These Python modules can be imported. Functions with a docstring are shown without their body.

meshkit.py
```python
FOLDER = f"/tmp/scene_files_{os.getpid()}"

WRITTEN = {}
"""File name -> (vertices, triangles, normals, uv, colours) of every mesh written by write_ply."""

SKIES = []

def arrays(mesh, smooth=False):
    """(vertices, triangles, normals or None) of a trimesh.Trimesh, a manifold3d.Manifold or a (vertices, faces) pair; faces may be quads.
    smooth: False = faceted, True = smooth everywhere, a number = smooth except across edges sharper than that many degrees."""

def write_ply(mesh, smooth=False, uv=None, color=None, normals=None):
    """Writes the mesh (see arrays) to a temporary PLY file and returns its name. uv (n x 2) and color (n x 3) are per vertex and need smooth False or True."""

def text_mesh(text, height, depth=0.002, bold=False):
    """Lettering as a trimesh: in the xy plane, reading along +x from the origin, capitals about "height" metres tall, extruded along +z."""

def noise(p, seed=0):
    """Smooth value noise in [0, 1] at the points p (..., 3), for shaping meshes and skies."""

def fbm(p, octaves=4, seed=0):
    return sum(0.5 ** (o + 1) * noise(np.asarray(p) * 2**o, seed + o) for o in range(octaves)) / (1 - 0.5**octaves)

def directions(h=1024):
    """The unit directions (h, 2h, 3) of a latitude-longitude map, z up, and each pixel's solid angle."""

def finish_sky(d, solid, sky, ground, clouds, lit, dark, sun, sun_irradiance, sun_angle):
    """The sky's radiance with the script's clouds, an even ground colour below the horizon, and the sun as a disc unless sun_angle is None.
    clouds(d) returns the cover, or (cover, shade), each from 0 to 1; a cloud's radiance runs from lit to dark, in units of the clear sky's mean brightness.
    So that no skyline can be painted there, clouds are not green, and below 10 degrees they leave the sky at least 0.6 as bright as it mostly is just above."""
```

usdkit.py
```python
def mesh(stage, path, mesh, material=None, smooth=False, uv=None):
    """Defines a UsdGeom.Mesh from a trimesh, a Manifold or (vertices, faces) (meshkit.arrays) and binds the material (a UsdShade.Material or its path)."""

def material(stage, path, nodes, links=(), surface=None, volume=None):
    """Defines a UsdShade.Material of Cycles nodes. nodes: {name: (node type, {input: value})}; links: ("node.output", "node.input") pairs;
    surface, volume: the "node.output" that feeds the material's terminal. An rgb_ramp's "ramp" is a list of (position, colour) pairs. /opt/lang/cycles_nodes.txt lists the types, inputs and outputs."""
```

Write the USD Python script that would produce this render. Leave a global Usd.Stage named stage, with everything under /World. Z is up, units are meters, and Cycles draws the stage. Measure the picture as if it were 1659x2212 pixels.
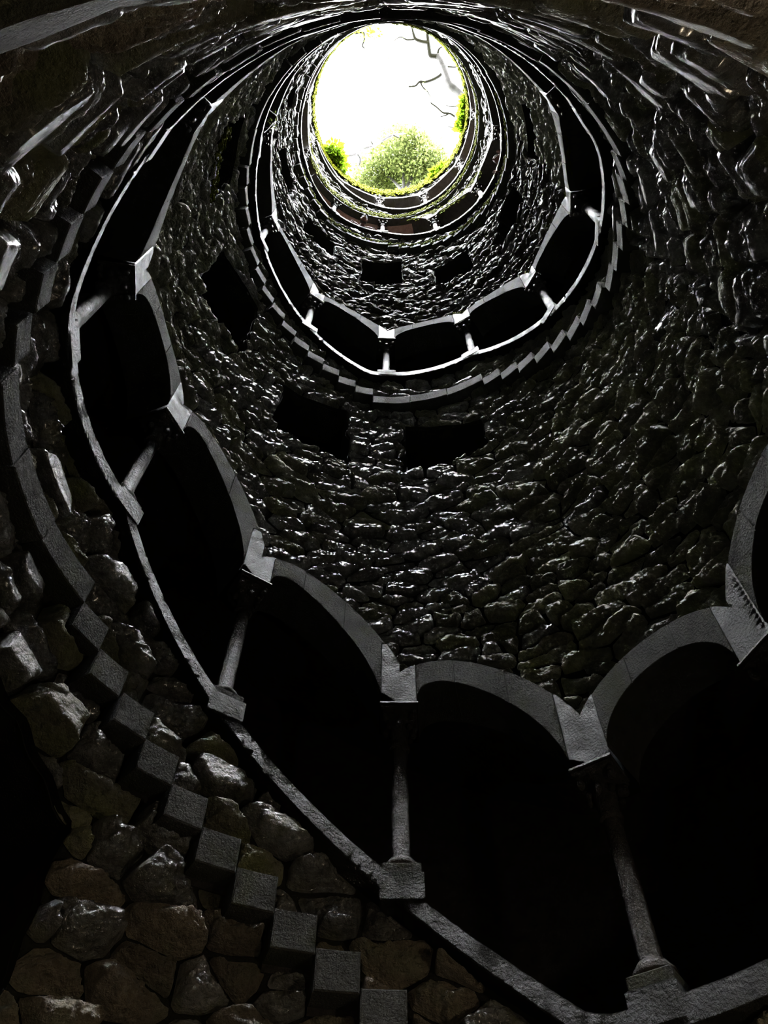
import math, numpy as np, trimesh, shapely, manifold3d, usdkit, meshkit
from shapely.geometry import Polygon, box, LineString, MultiPolygon
from shapely.ops import unary_union
from scipy.spatial import Delaunay, Voronoi
from pxr import Usd, UsdGeom, UsdLux, UsdShade, Sdf, Gf

rng = np.random.default_rng(7)
stage = Usd.Stage.CreateInMemory()
UsdGeom.SetStageUpAxis(stage, UsdGeom.Tokens.z)
UsdGeom.SetStageMetersPerUnit(stage, 1.0)
world = UsdGeom.Xform.Define(stage, '/World')
stage.SetDefaultPrim(world.GetPrim())
S = 2.3                       # metres per well radius; lengths below are in well radii unless noted
FPX, PITCH, ROLL, CX, CY = 1700.0, 1.01622549, 0.00736355, -0.0436484, -0.9659946
EXPOSURE = 7.0
FILL_LAMP = 2.4  # strength of the added fill lamps

# ------------------------------------------------------------------ camera, sky
Fw = np.array([0, math.cos(PITCH), math.sin(PITCH)]); Up = np.array([0, -math.sin(PITCH), math.cos(PITCH)]); Rt = np.array([1.0, 0, 0])
cr, sr = math.cos(ROLL), math.sin(ROLL)
R2, U2 = cr * Rt + sr * Up, -sr * Rt + cr * Up
cam = UsdGeom.Camera.Define(stage, '/World/camera')
M = Gf.Matrix4d(*R2, 0, *U2, 0, *(-Fw), 0, CX * S, CY * S, 0, 1)
cam.AddTransformOp().Set(M)
cam.CreateHorizontalApertureAttr(36.0); cam.CreateVerticalApertureAttr(36.0 * 2212 / 1659)
cam.CreateFocalLengthAttr(36.0 * FPX / 1659)
cam.CreateClippingRangeAttr(Gf.Vec2f(0.02, 400)); cam.CreateExposureAttr(EXPOSURE)

mat = lambda n, nodes, links=(), surface=None: usdkit.material(stage, '/World/Looks/' + n, nodes, links, surface)
sky_mat = mat('overcast_sky', {
    'tc': ('texture_coordinate', {}), 'sx': ('separate_xyz', {}),
    'n': ('noise_texture', {'scale': 2.2, 'detail': 4}),
    'r': ('rgb_ramp', {'ramp': [(0.0, (0.05, 0.05, 0.045)), (0.495, (0.05, 0.05, 0.045)), (0.505, (0.36, 0.37, 0.38)), (0.75, (0.72, 0.73, 0.745)), (1.0, (1.0, 1.01, 1.03))]}),
    'h': ('map_range', {'from_min': -1.0, 'from_max': 1.0}),
    'c': ('map_range', {'from_min': 0.3, 'from_max': 0.7, 'to_min': 0.9, 'to_max': 1.1}),
    'b': ('background_shader', {'strength': 1.0}), 'mx': ('mix', {'mix_type': 'multiply', 'fac': 1.0})},
    [('tc.generated', 'sx.vector'), ('tc.generated', 'n.vector'), ('sx.z', 'h.value'), ('h.result', 'r.fac'), ('n.fac', 'c.value'),
     ('r.color', 'mx.color1'), ('c.result', 'mx.color2'), ('mx.color', 'b.color')], 'b.background')
dome = UsdLux.DomeLight.Define(stage, '/World/sky')
dome.CreateIntensityAttr(1.0)
UsdShade.MaterialBindingAPI.Apply(dome.GetPrim()).Bind(sky_mat)

# ------------------------------------------------------------------ materials
def stone_mat(name, dark, light, tint, tint_amount, rough=(0.16, 0.42), fine=70.0, bump=0.9, spec=0.6, coat=0.0, big=3.0, cover=(0.52, 0.62), per=0.35, ridged=False, dist=0.03):
    """Wet stone: grey noise, patches of TINT, a rough relief, a moist sheen that comes and goes."""
    return mat(name, {
        'g': ('geometry', {}), 'oi': ('object_info', {}),
        'n1': ('noise_texture', {'scale': 9.0, 'detail': 6, 'roughness': 0.65}),
        'r1': ('rgb_ramp', {'ramp': [(0.3, dark), (0.7, light)]}),
        'n2': ('noise_texture', {'scale': big, 'detail': 4, 'roughness': 0.6}),
        'm2': ('map_range', {'from_min': cover[0], 'from_max': cover[1], 'to_min': 0.0, 'to_max': tint_amount, 'clamp': True}),
        'mix': ('mix', {'mix_type': 'mix', 'color2': tint}),
        'rv': ('map_range', {'from_min': 0.0, 'from_max': 1.0, 'to_min': 1 - per, 'to_max': 1 + per}),
        'mv': ('mix', {'mix_type': 'multiply', 'fac': 1.0}),
        'n3': ('noise_texture', {'scale': fine, 'detail': 7, 'roughness': 0.62, 'type': 'ridged_multifractal' if ridged else 'fBM'}),
        'n4': ('noise_texture', {'scale': 5.0, 'detail': 3}),
        'mr': ('map_range', {'from_min': 0.35, 'from_max': 0.65, 'to_min': rough[0], 'to_max': rough[1], 'clamp': True}),
        'b': ('bump', {'strength': bump, 'distance': dist}),
        'p': ('principled_bsdf', {'specular_ior_level': spec, 'coat_weight': coat, 'coat_roughness': 0.16})},
        [('g.position', 'n1.vector'), ('g.position', 'n2.vector'), ('g.position', 'n3.vector'), ('g.position', 'n4.vector'),
         ('n1.fac', 'r1.fac'), ('n2.fac', 'm2.value'), ('m2.result', 'mix.fac'), ('r1.color', 'mix.color1'),
         ('oi.random', 'rv.value'), ('mix.color', 'mv.color1'), ('rv.result', 'mv.color2'), ('mv.color', 'p.base_color'),
         ('n4.fac', 'mr.value'), ('mr.result', 'p.roughness'), ('n3.fac', 'b.height'), ('b.normal', 'p.normal')], 'p.BSDF')

M_ = {
    'stone_grey': stone_mat('wet_grey_stone', (0.08, 0.081, 0.08), (0.23, 0.232, 0.225), (0.17, 0.18, 0.09), 0.4, rough=(0.1, 0.3), fine=20.0, bump=1.0, spec=1.0, dist=0.11, coat=1.0),
    'stone_olive': stone_mat('damp_olive_stone', (0.085, 0.086, 0.058), (0.24, 0.235, 0.16), (0.17, 0.185, 0.07), 0.8, rough=(0.42, 0.62), fine=22.0, bump=1.0, cover=(0.44, 0.58), dist=0.10, spec=1.0),
    'stone_brown': stone_mat('damp_brown_stone', (0.11, 0.092, 0.067), (0.28, 0.235, 0.17), (0.17, 0.175, 0.11), 0.6, rough=(0.4, 0.6), fine=20.0, bump=1.0, dist=0.16, spec=1.0),
    'stone_darkened': stone_mat('darkened_upper_stone', (0.0068, 0.00612, 0.0051), (0.02295, 0.0204, 0.017), (0.0204, 0.0221, 0.0034), 0.9, rough=(0.45, 0.7), fine=20.0, bump=1.0, dist=0.06, spec=0.25, cover=(0.46, 0.58)),  # this and the next two: stone darkened to offset stronger light higher up
    'stone_grey_darkened': stone_mat('darkened_wet_upper_stone', (0.0136, 0.0136, 0.0136), (0.0425, 0.0425, 0.0408), (0.034, 0.0374, 0.0153), 0.5, rough=(0.25, 0.5), fine=20.0, bump=1.0, dist=0.07, spec=0.6),
    'stone_olive_darkened': stone_mat('darkened_olive_upper_stone', (0.0153, 0.0153, 0.00935), (0.0425, 0.0408, 0.0221), (0.0357, 0.0391, 0.0085), 0.8, rough=(0.35, 0.6), fine=20.0, bump=1.0, dist=0.07, spec=0.4),
    'mortar': stone_mat('dark_mortar', (0.008, 0.008, 0.007), (0.022, 0.021, 0.018), (0.02, 0.023, 0.01), 0.5, rough=(0.5, 0.9), spec=0.2),
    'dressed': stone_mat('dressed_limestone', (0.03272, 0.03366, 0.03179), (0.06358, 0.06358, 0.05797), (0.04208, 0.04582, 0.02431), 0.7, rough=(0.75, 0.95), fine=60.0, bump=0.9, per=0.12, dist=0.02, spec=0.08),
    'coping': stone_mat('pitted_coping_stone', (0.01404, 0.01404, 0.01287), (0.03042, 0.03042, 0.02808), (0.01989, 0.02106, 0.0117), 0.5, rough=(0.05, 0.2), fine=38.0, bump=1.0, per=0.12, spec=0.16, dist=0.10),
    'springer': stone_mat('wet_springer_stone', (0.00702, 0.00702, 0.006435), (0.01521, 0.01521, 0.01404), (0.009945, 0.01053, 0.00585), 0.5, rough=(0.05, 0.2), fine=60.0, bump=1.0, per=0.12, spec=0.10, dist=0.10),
    'column': stone_mat('wet_column_stone', (0.0195, 0.01755, 0.0156), (0.0429, 0.039, 0.03432), (0.0312, 0.02418, 0.01872), 0.6, rough=(0.1, 0.25), fine=50.0, bump=0.9, per=0.1, spec=0.45, dist=0.03),
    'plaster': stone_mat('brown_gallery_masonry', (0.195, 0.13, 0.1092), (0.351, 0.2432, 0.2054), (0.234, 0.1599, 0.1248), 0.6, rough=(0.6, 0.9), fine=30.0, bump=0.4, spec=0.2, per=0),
    'shaded_masonry': stone_mat('shaded_gallery_masonry', (0.014, 0.013, 0.013), (0.04, 0.037, 0.036), (0.025, 0.024, 0.018), 0.6, rough=(0.6, 0.9), fine=18.0, bump=0.8, spec=0.2, per=0, dist=0.05),  # shade of the deep gallery put into a darker masonry colour
    'ground': stone_mat('leaf_litter', (0.018, 0.021, 0.0072), (0.06, 0.06, 0.024), (0.03, 0.054, 0.009), 0.8, rough=(0.7, 0.95), spec=0.2, per=0),
    'bark': stone_mat('grey_bark', (0.003754, 0.00295, 0.002815), (0.009383, 0.007778, 0.007508), (0.01073, 0.01207, 0.005363), 0.5, rough=(0.6, 0.9), spec=0.2, per=0),
}
def leaf_mat(name, col, var, trans=0.35):
    return mat(name, {'g': ('geometry', {}), 'n': ('noise_texture', {'scale': 6.0, 'detail': 3}), 'r': ('rgb_ramp', {'ramp': [(0.3, col), (0.7, var)]}),
                      'p': ('principled_bsdf', {'roughness': 0.9, 'specular_ior_level': 0.02}), 't': ('translucent_bsdf', {}), 'm': ('mix_closure', {'fac': trans})},
               [('g.position', 'n.vector'), ('n.fac', 'r.fac'), ('r.color', 'p.base_color'), ('r.color', 't.color'), ('p.BSDF', 'm.closure1'), ('t.BSDF', 'm.closure2')], 'm.closure')
M_['moss'] = leaf_mat('yellow_green_moss', (0.04004, 0.04914, 0.00182), (0.091, 0.09646, 0.00364), 0.2)
M_['fern'] = leaf_mat('bright_fern', (0.04022, 0.08619, 0.002873), (0.08619, 0.1365, 0.005746), 0.4)
M_['leaf'] = leaf_mat('tree_leaf', (0.03029, 0.04292, 0.01263), (0.06312, 0.07322, 0.02272), 0.4)
plain = lambda n, c, r=0.6: mat(n, {'p': ('principled_bsdf', {'base_color': c, 'roughness': r})}, (), 'p.BSDF')
M_['skin'] = plain('skin', (0.10, 0.045, 0.03), 0.7)
M_['hair'] = plain('dark_hair', (0.006, 0.004, 0.004), 0.7)
M_['hair2'] = plain('brown_hair', (0.035, 0.019, 0.013), 0.7)
M_['rust_cloth'] = plain('rust_brown_cloth', (0.05, 0.016, 0.010), 0.9)
M_['dark_cloth'] = plain('dark_cloth', (0.012, 0.010, 0.012), 0.9)

# ------------------------------------------------------------------ scene helpers
taken = {}
def path_of(name, parent):
    base = (parent.GetPath().pathString if parent else '/World') + '/' + name
    n = taken.get(base, 0); taken[base] = n + 1
    return base if n == 0 else f'{base}_{n:03d}'
def obj(name, mesh, m, parent=None, smooth=40):
    if isinstance(mesh, tuple) and smooth not in (True, False):
        mesh = trimesh.Trimesh(mesh[0], mesh[1], process=False)
    return usdkit.mesh(stage, path_of(name, parent), mesh, M_[m] if isinstance(m, str) else m, smooth=smooth).GetPrim()
def tag(o, label=None, category=None, group=None, kind=None):
    for k, v in (('label', label), ('category', category), ('group', group), ('kind', kind)):
        if v: o.SetCustomDataByKey(k, v)
    return o
def thing(name, loc=(0, 0, 0), rotz=0.0):
    x = UsdGeom.Xform.Define(stage, path_of(name, None))
    if any(loc) or rotz:
        x.AddTranslateOp().Set(Gf.Vec3d(*map(float, loc))); x.AddRotateZOp().Set(math.degrees(rotz))
    return x.GetPrim()
def cyl(s, z, r):
    """angle s (radians), height z, radius r -> metres"""
    return np.stack([-np.sin(s) * r, np.cos(s) * r, z * np.ones_like(s)], -1) * S
rad = math.radians
def join(parts):
    vs, fs, n = [], [], 0
    for v, f in parts:
        vs.append(np.asarray(v)); fs.append(np.asarray(f) + n); n += len(v)
    return np.vstack(vs), np.vstack(fs)
CAM = np.array([CX, CY, 0.0])
def project(P):
    d = np.asarray(P) - CAM * S
    w = d @ Fw
    return np.stack([1659 / 2 + FPX * (d @ R2) / w, 1106 - FPX * (d @ U2) / w], -1), w
def ray(px, py):
    return Fw + (px - 829.5) / FPX * R2 + (1106 - py) / FPX * U2
def at_height(px, py, z):
    d = ray(px, py)
    return (CAM + d * (z / d[2])) * S

# ------------------------------------------------------------------ measures of the spiral (angles in degrees, along the rising stair)
H = 11.55; FLOOR = -0.62
END = 1152.0
PHI = lambda k: -0.7 + 32.97 * (k - 1)
LC = lambda n: 86 + 131.4 * (n - 2)
ZC = {1: 0.89, 2: 2.28, 3: 3.60, 4: 4.91, 5: 6.29, 6: 7.78, 7: 9.08, 8: 10.2}
ZS = {1: 0.47, 2: 1.745, 3: 3.11, 4: 4.41, 5: 5.76, 6: 7.22, 7: 8.45, 8: 9.72}
_x, _y = [-400.0], [0.89]
for n in range(1, 8):
    _x += [LC(n) - 19.7 if n > 1 else -300, LC(n) + 19.7]; _y += [ZC[n], ZC[n]]
_x[1] = -300
_x += [LC(8) - 19.7, 1058, END, 2000]; _y += [10.2, 10.2, 11.15, 11.15]
coping_z = lambda p: np.interp(p, _x, _y)
# blocks of the stepped course: (start, end, lower z)
BLOCKS = [(a, a + 13.0, ZS[1]) for a in (-106.5, -93.5, -80.5, -67.5, -54.5, -41.5)]
for n in range(1, 8):
    st = LC(n) + 18.0; en = LC(n + 1) - 21.7; w = (en - st) / 14; dz = (ZS[n + 1] - ZS[n]) / 15
    BLOCKS += [(st + w * i, st + w * (i + 1), ZS[n] + dz * (i + 1)) for i in range(14)]
    last = 1140.0 if n == 7 else LC(n + 1) + 18.0
    m = max(3, round((last - en) / 13.2))
    BLOCKS += [(en + (last - en) / m * i, en + (last - en) / m * (i + 1), ZS[n + 1]) for i in range(m)]
def spring_z(k):
    if k >= 29: return max(min(float(coping_z(PHI(k))) + 0.66, 11.03), float(coping_z(PHI(k))) + 0.04)
    if k <= 0: return 1.545
    return float(coping_z(PHI(k))) + 0.67
RISE = {2: 0.27, 3: 0.26, 4: 0.27, -2: 0.3}
KS = list(range(-2, 37))                 # columns
HALF = 3.4                               # half width of the blocks above the columns, degrees
ARCH_T = 0.105
def intrados(k, n=28):
    a, b = rad(PHI(k) + HALF), rad(PHI(k + 1) - HALF)
    za, zb = spring_z(k), spring_z(k + 1)
    h = 0.12 if k >= 29 else RISE.get(k, 0.215)
    t = (1 - np.cos(np.linspace(0, math.pi, n))) / 2
    return np.stack([a + (b - a) * t, za + (zb - za) * t + h * np.sqrt(np.maximum(0, 1 - (2 * t - 1) ** 2))], -1)
openings, arch_bands, springers = {}, {}, {}
for k in KS[:-1]:
    c = intrados(k)
    s0, s1 = c[0, 0], c[-1, 0]
    zlo = min(c[0, 1], c[-1, 1]) - 0.25
    openings[k] = Polygon(np.vstack([c, [[s1, zlo], [s0, zlo]]])).buffer(0)
for k in KS[:-1]:
    o = openings[k]
    t = 0.07 if k >= 29 else ARCH_T
    lo = Polygon([(rad(PHI(k)), spring_z(k)), (rad(PHI(k + 1)), spring_z(k + 1)), (rad(PHI(k + 1)), spring_z(k + 1) + 1), (rad(PHI(k)), spring_z(k) + 1)])
    arch_bands[k] = o.buffer(t, join_style=1).intersection(lo).difference(o)
for k in KS:
    c = rad(PHI(k)); w = rad(HALF)
    near = unary_union([arch_bands[j] for j in (k - 1, k) if j in arch_bands])
    springers[k] = box(c - w, spring_z(k), c + w, spring_z(k) + 0.3).intersection(near.buffer(0.004))
    if springers[k].geom_type != 'Polygon':
        springers[k] = max(springers[k].geoms, key=lambda g: g.area)
for k in arch_bands:
    d = arch_bands[k].difference(unary_union([springers[k], springers[k + 1]]).buffer(0.002))
    arch_bands[k] = max(d.geoms, key=lambda g: g.area) if d.geom_type == 'MultiPolygon' else d

WINDOWS = [
    [(-3.6, 4.20), (-28.0, 4.05), (-28.6, 3.73), (-3.7, 3.64)], [(37.4, 4.30), (14.7, 4.33), (13.0, 3.73), (37.2, 3.77)],
    [(79.0, 4.87), (62.9, 5.05), (55.3, 4.98), (53.9, 4.27), (64.9, 4.17), (79.6, 4.2)], [(117.6, 5.5), (101.4, 5.53), (95.5, 5.35), (95.0, 4.74), (118.8, 4.68)],
    [(160, 5.75), (138, 5.75), (137, 5.15), (160, 5.13)], [(264.5, 6.6), (242.5, 6.4), (241.5, 5.87), (263, 6.05)],
    [(303.5, 6.78), (295, 7.2), (286, 7.24), (280.5, 7.1), (280, 6.5), (302, 6.47)], [(337.8, 7.4), (317.5, 7.33), (317.5, 6.75), (338, 6.83)],
    [(375.2, 7.85), (354.2, 7.97), (353.7, 7.14), (375, 7.14)], [(410.4, 8.13), (391.2, 8.03), (390.3, 7.6), (412, 7.57)],
    [(447.3, 8.42), (436, 8.41), (427, 8.31), (428, 7.85), (447.3, 7.93)], [(477.2, 9.0), (463, 9.0), (463.5, 8.3), (477.3, 8.29)]]
def ruffle(poly, amp, seed, step=0.03, f=14.0):
    p = np.asarray(shapely.segmentize(poly, step).exterior.coords)[:-1]
    q = np.c_[p * f, np.full(len(p), seed * 3.7)]
    d = np.stack([meshkit.noise(q), meshkit.noise(q + 91.3)], -1)
    return Polygon(p + amp * (d - d.mean(0))).buffer(0)
win_polys = [ruffle(Polygon([(rad(a), z) for a, z in w]), 0.05, i) for i, w in enumerate(WINDOWS)]
DOORS = [[(128, FLOOR), (177, FLOOR), (177, 0.42), (174, 0.55), (135, 0.55), (128, 0.42)],
         [(49, FLOOR), (95, FLOOR), (95, 1.0), (86, 1.32), (74, 1.42), (62, 1.38), (50, 1.22)]]
door_polys = [ruffle(Polygon([(rad(a), z) for a, z in w]), 0.015 if i == 0 else 0.04, 40 + i) for i, w in enumerate(DOORS)]

# ------------------------------------------------------------------ regions of rough wall, unrolled
g = np.arange(-100, 260.01, 2.0)
low = Polygon([(rad(-100), FLOOR)] + [(rad(260), FLOOR)] + [(rad(a), float(coping_z(a)) - 0.06) for a in g[::-1]])
low = low.difference(unary_union(door_polys + [box(rad(a), z - 0.005, rad(b), z + 0.105) for a, b, z in BLOCKS if a < 262] + [box(rad(123), 0.55, rad(182), 0.70)]))
# ribbon between the arches and the coping one turn higher
ga = np.arange(-100, END + 0.01, 1.5)
top = [(rad(a), float(coping_z(a + 360)) - 0.06 if a + 360 < END else H) for a in ga]
bot = [(rad(a), float(coping_z(a)) + 0.3) for a in ga]
ribbon = Polygon(bot + top[::-1]).buffer(0)
cut = [o.union(box(rad(PHI(k)), float(coping_z(PHI(k + .5))) - 0.6, rad(PHI(k + 1)), min(spring_z(k), spring_z(k + 1)) + 0.01)) for k, o in openings.items()]
for k in arch_bands: # everything below the bands is open
    c = intrados(k)
    cut.append(arch_bands[k].buffer(0.004))
    cut.append(Polygon([(rad(PHI(k)), spring_z(k) + 0.02), (rad(PHI(k + 1)), spring_z(k + 1) + 0.02), (rad(PHI(k + 1)), spring_z(k + 1) - 0.6), (rad(PHI(k)), spring_z(k) - 0.6)]))
cut += [springers[k].buffer(0.004) for k in KS] + [box(rad(a - 360), z - 0.005, rad(b - 360), z + 0.105) for a, b, z in BLOCKS if a > 255] + win_polys
cut_u = unary_union(cut)
ribbon = ribbon.difference(cut_u)

# ------------------------------------------------------------------ relief: a polygon of the unrolled wall becomes a modelled stone
def sample(poly, step):
    out = []
    for gm in (poly.geoms if hasattr(poly, 'geoms') else [poly]):
        if gm.is_empty: continue
        for ringg in [gm.exterior, *gm.interiors]:
            n = max(6, int(math.ceil(ringg.length / step)))
            out.append(shapely.get_coordinates(shapely.line_interpolate_point(ringg, np.linspace(0, 1, n, endpoint=False), normalized=True)))
    return out
def relief(poly, step, rings, keep_corners=False):
    """2D points, depth class (index of ring, len(rings) inside), triangles, boundary loops"""
    pts, cls, loops, n = [], [], [], 0
    for i, inset in enumerate(rings):
        p = poly if inset == 0 else poly.buffer(-inset, join_style=2)
        if p.is_empty: break
        if keep_corners:
            rs = []
            for gm in (p.geoms if hasattr(p, 'geoms') else [p]):
                for q in [gm.exterior, *gm.interiors]:
                    rs.append(np.asarray(shapely.segmentize(q, step).coords)[:-1])
        else:
            rs = sample(p, step)
        for q in rs:
            if i == 0: loops.append(np.arange(n, n + len(q)))
            pts.append(q); cls.append(np.full(len(q), i)); n += len(q)
    x0, y0, x1, y1 = poly.bounds
    gx, gy = np.meshgrid(np.arange(x0 + step / 2, x1, step), np.arange(y0 + step / 2, y1, step))
    gx = gx + (np.arange(gx.shape[0])[:, None] % 2) * step * 0.5
    gp = np.stack([gx.ravel(), gy.ravel()], -1)
    if len(gp):
        core = poly.buffer(-rings[-1] - 0.45 * step)
        if not core.is_empty:
            gp = gp[shapely.contains_xy(core, gp[:, 0], gp[:, 1])]
            pts.append(gp); cls.append(np.full(len(gp), len(rings)))
    P, C = np.vstack(pts), np.concatenate(cls)
    if len(P) < 4: return None
    try: T = Delaunay(P, qhull_options='QJ').simplices
    except Exception: return None
    cc = P[T].mean(1)
    T = T[shapely.contains_xy(poly, cc[:, 0], cc[:, 1])]
    a, b, c = P[T[:, 0]], P[T[:, 1]], P[T[:, 2]]
    ar = (b[:, 0] - a[:, 0]) * (c[:, 1] - a[:, 1]) - (b[:, 1] - a[:, 1]) * (c[:, 0] - a[:, 0])
    T = T[np.abs(ar) > 1e-9]; ar = ar[np.abs(ar) > 1e-9]
    T[ar > 0] = T[ar > 0][:, ::-1]
    return P, C, T, loops
def block(poly, face, back, bevel=0.004, step=0.02, rough=0.0, seed=0):
    """a dressed stone: bevelled front at radius FACE, sides running back to BACK"""
    if poly.is_empty: return None
    if poly.geom_type != 'Polygon': poly = max(poly.geoms, key=lambda q: q.area)
    got = relief(poly, step, [0, bevel], True)
    if got is None: return None
    P, C, T, loops = got
    r = np.where(C == 0, face + bevel, face)
    V = cyl(P[:, 0], P[:, 1], r)
    if rough:
        d = meshkit.fbm(V * 9.0 + seed * 5.1, 3) * rough
        V[:, :2] *= (1 + d / S)[:, None]
    parts = [(V, T)]
    vs, fs, n = [V], [T], len(V)
    for L in loops:
        back_v = cyl(P[L, 0], P[L, 1], np.full(len(L), back))
        m = len(L); i = np.arange(m); j = (i + 1) % m
        vs.append(back_v)
        fs.append(np.vstack([np.stack([L[i], L[j], n + j], -1), np.stack([L[i], n + j, n + i], -1)])); n += m
    return np.vstack(vs), np.vstack(fs)

# ------------------------------------------------------------------ rubble: rough courses of irregular stones
def rubble(region, z0, z1, hmin, hmax, wmin, wmax, seed, loose=1.0):
    r = np.random.default_rng(seed)
    x0, _, x1, _ = region.bounds
    pts, z = [], z0 - hmax
    while z < z1 + hmax:
        h = r.uniform(hmin, hmax)
        s = x0 - 0.4 - r.uniform(0, wmax)
        while s < x1 + 0.4:
            w = r.uniform(wmin, wmax) * (0.7 + 0.6 * h / hmax)
            pts.append((s + w * (0.5 + r.uniform(-0.24, 0.24)), z + h * (0.5 + r.uniform(-0.34, 0.34))))
            if r.random() < 0.13: pts.append((s + w * r.uniform(0.2, 0.8), z + h * r.uniform(0.1, 0.9)))
            s += w
        z += h
    P = np.array(pts)
    near = region.buffer(0.45); shapely.prepare(near)
    P = P[shapely.contains_xy(near, P[:, 0], P[:, 1])]
    squash = np.array([0.62, 1.0])
    vor = Voronoi(P * squash)
    shapely.prepare(region)
    polys = []
    for reg in (vor.regions[i] for i in vor.point_region):
        if not reg or -1 in reg: continue
        v = vor.vertices[reg] / squash
        if np.ptp(v, axis=0).max() > 0.5: continue
        polys.append(Polygon(v))
    polys = np.array(polys)
    polys = polys[shapely.intersects(region.buffer(0.02), polys)]
    polys = shapely.segmentize(polys, 0.03)
    co, idx = shapely.get_coordinates(polys, return_index=True)
    q = np.c_[co, np.full(len(co), seed * 1.0)]
    co = co + np.stack([meshkit.noise(q * [8, 10, 1]), meshkit.noise(q * [8, 10, 1] + 57.0)], -1) * 0.020 + np.stack([meshkit.noise(q * [30, 30, 1]), meshkit.noise(q * [30, 30, 1] + 17.0)], -1) * 0.010
    out = []
    for ringp in np.split(co, np.flatnonzero(np.diff(idx)) + 1):
        p = Polygon(ringp)
        if not p.is_valid: p = p.buffer(0)
        gap = r.uniform(0.002, 0.008) * loose
        if not region.contains(p): p = p.intersection(region)
        rd = r.uniform(0.004, 0.011) * loose
        p = p.buffer(-gap - rd).buffer(rd)
        if p.is_empty: continue
        for q in (p.geoms if hasattr(p, 'geoms') else [p]):
            if q.area > 0.001: out.append(q)
    return out

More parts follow.
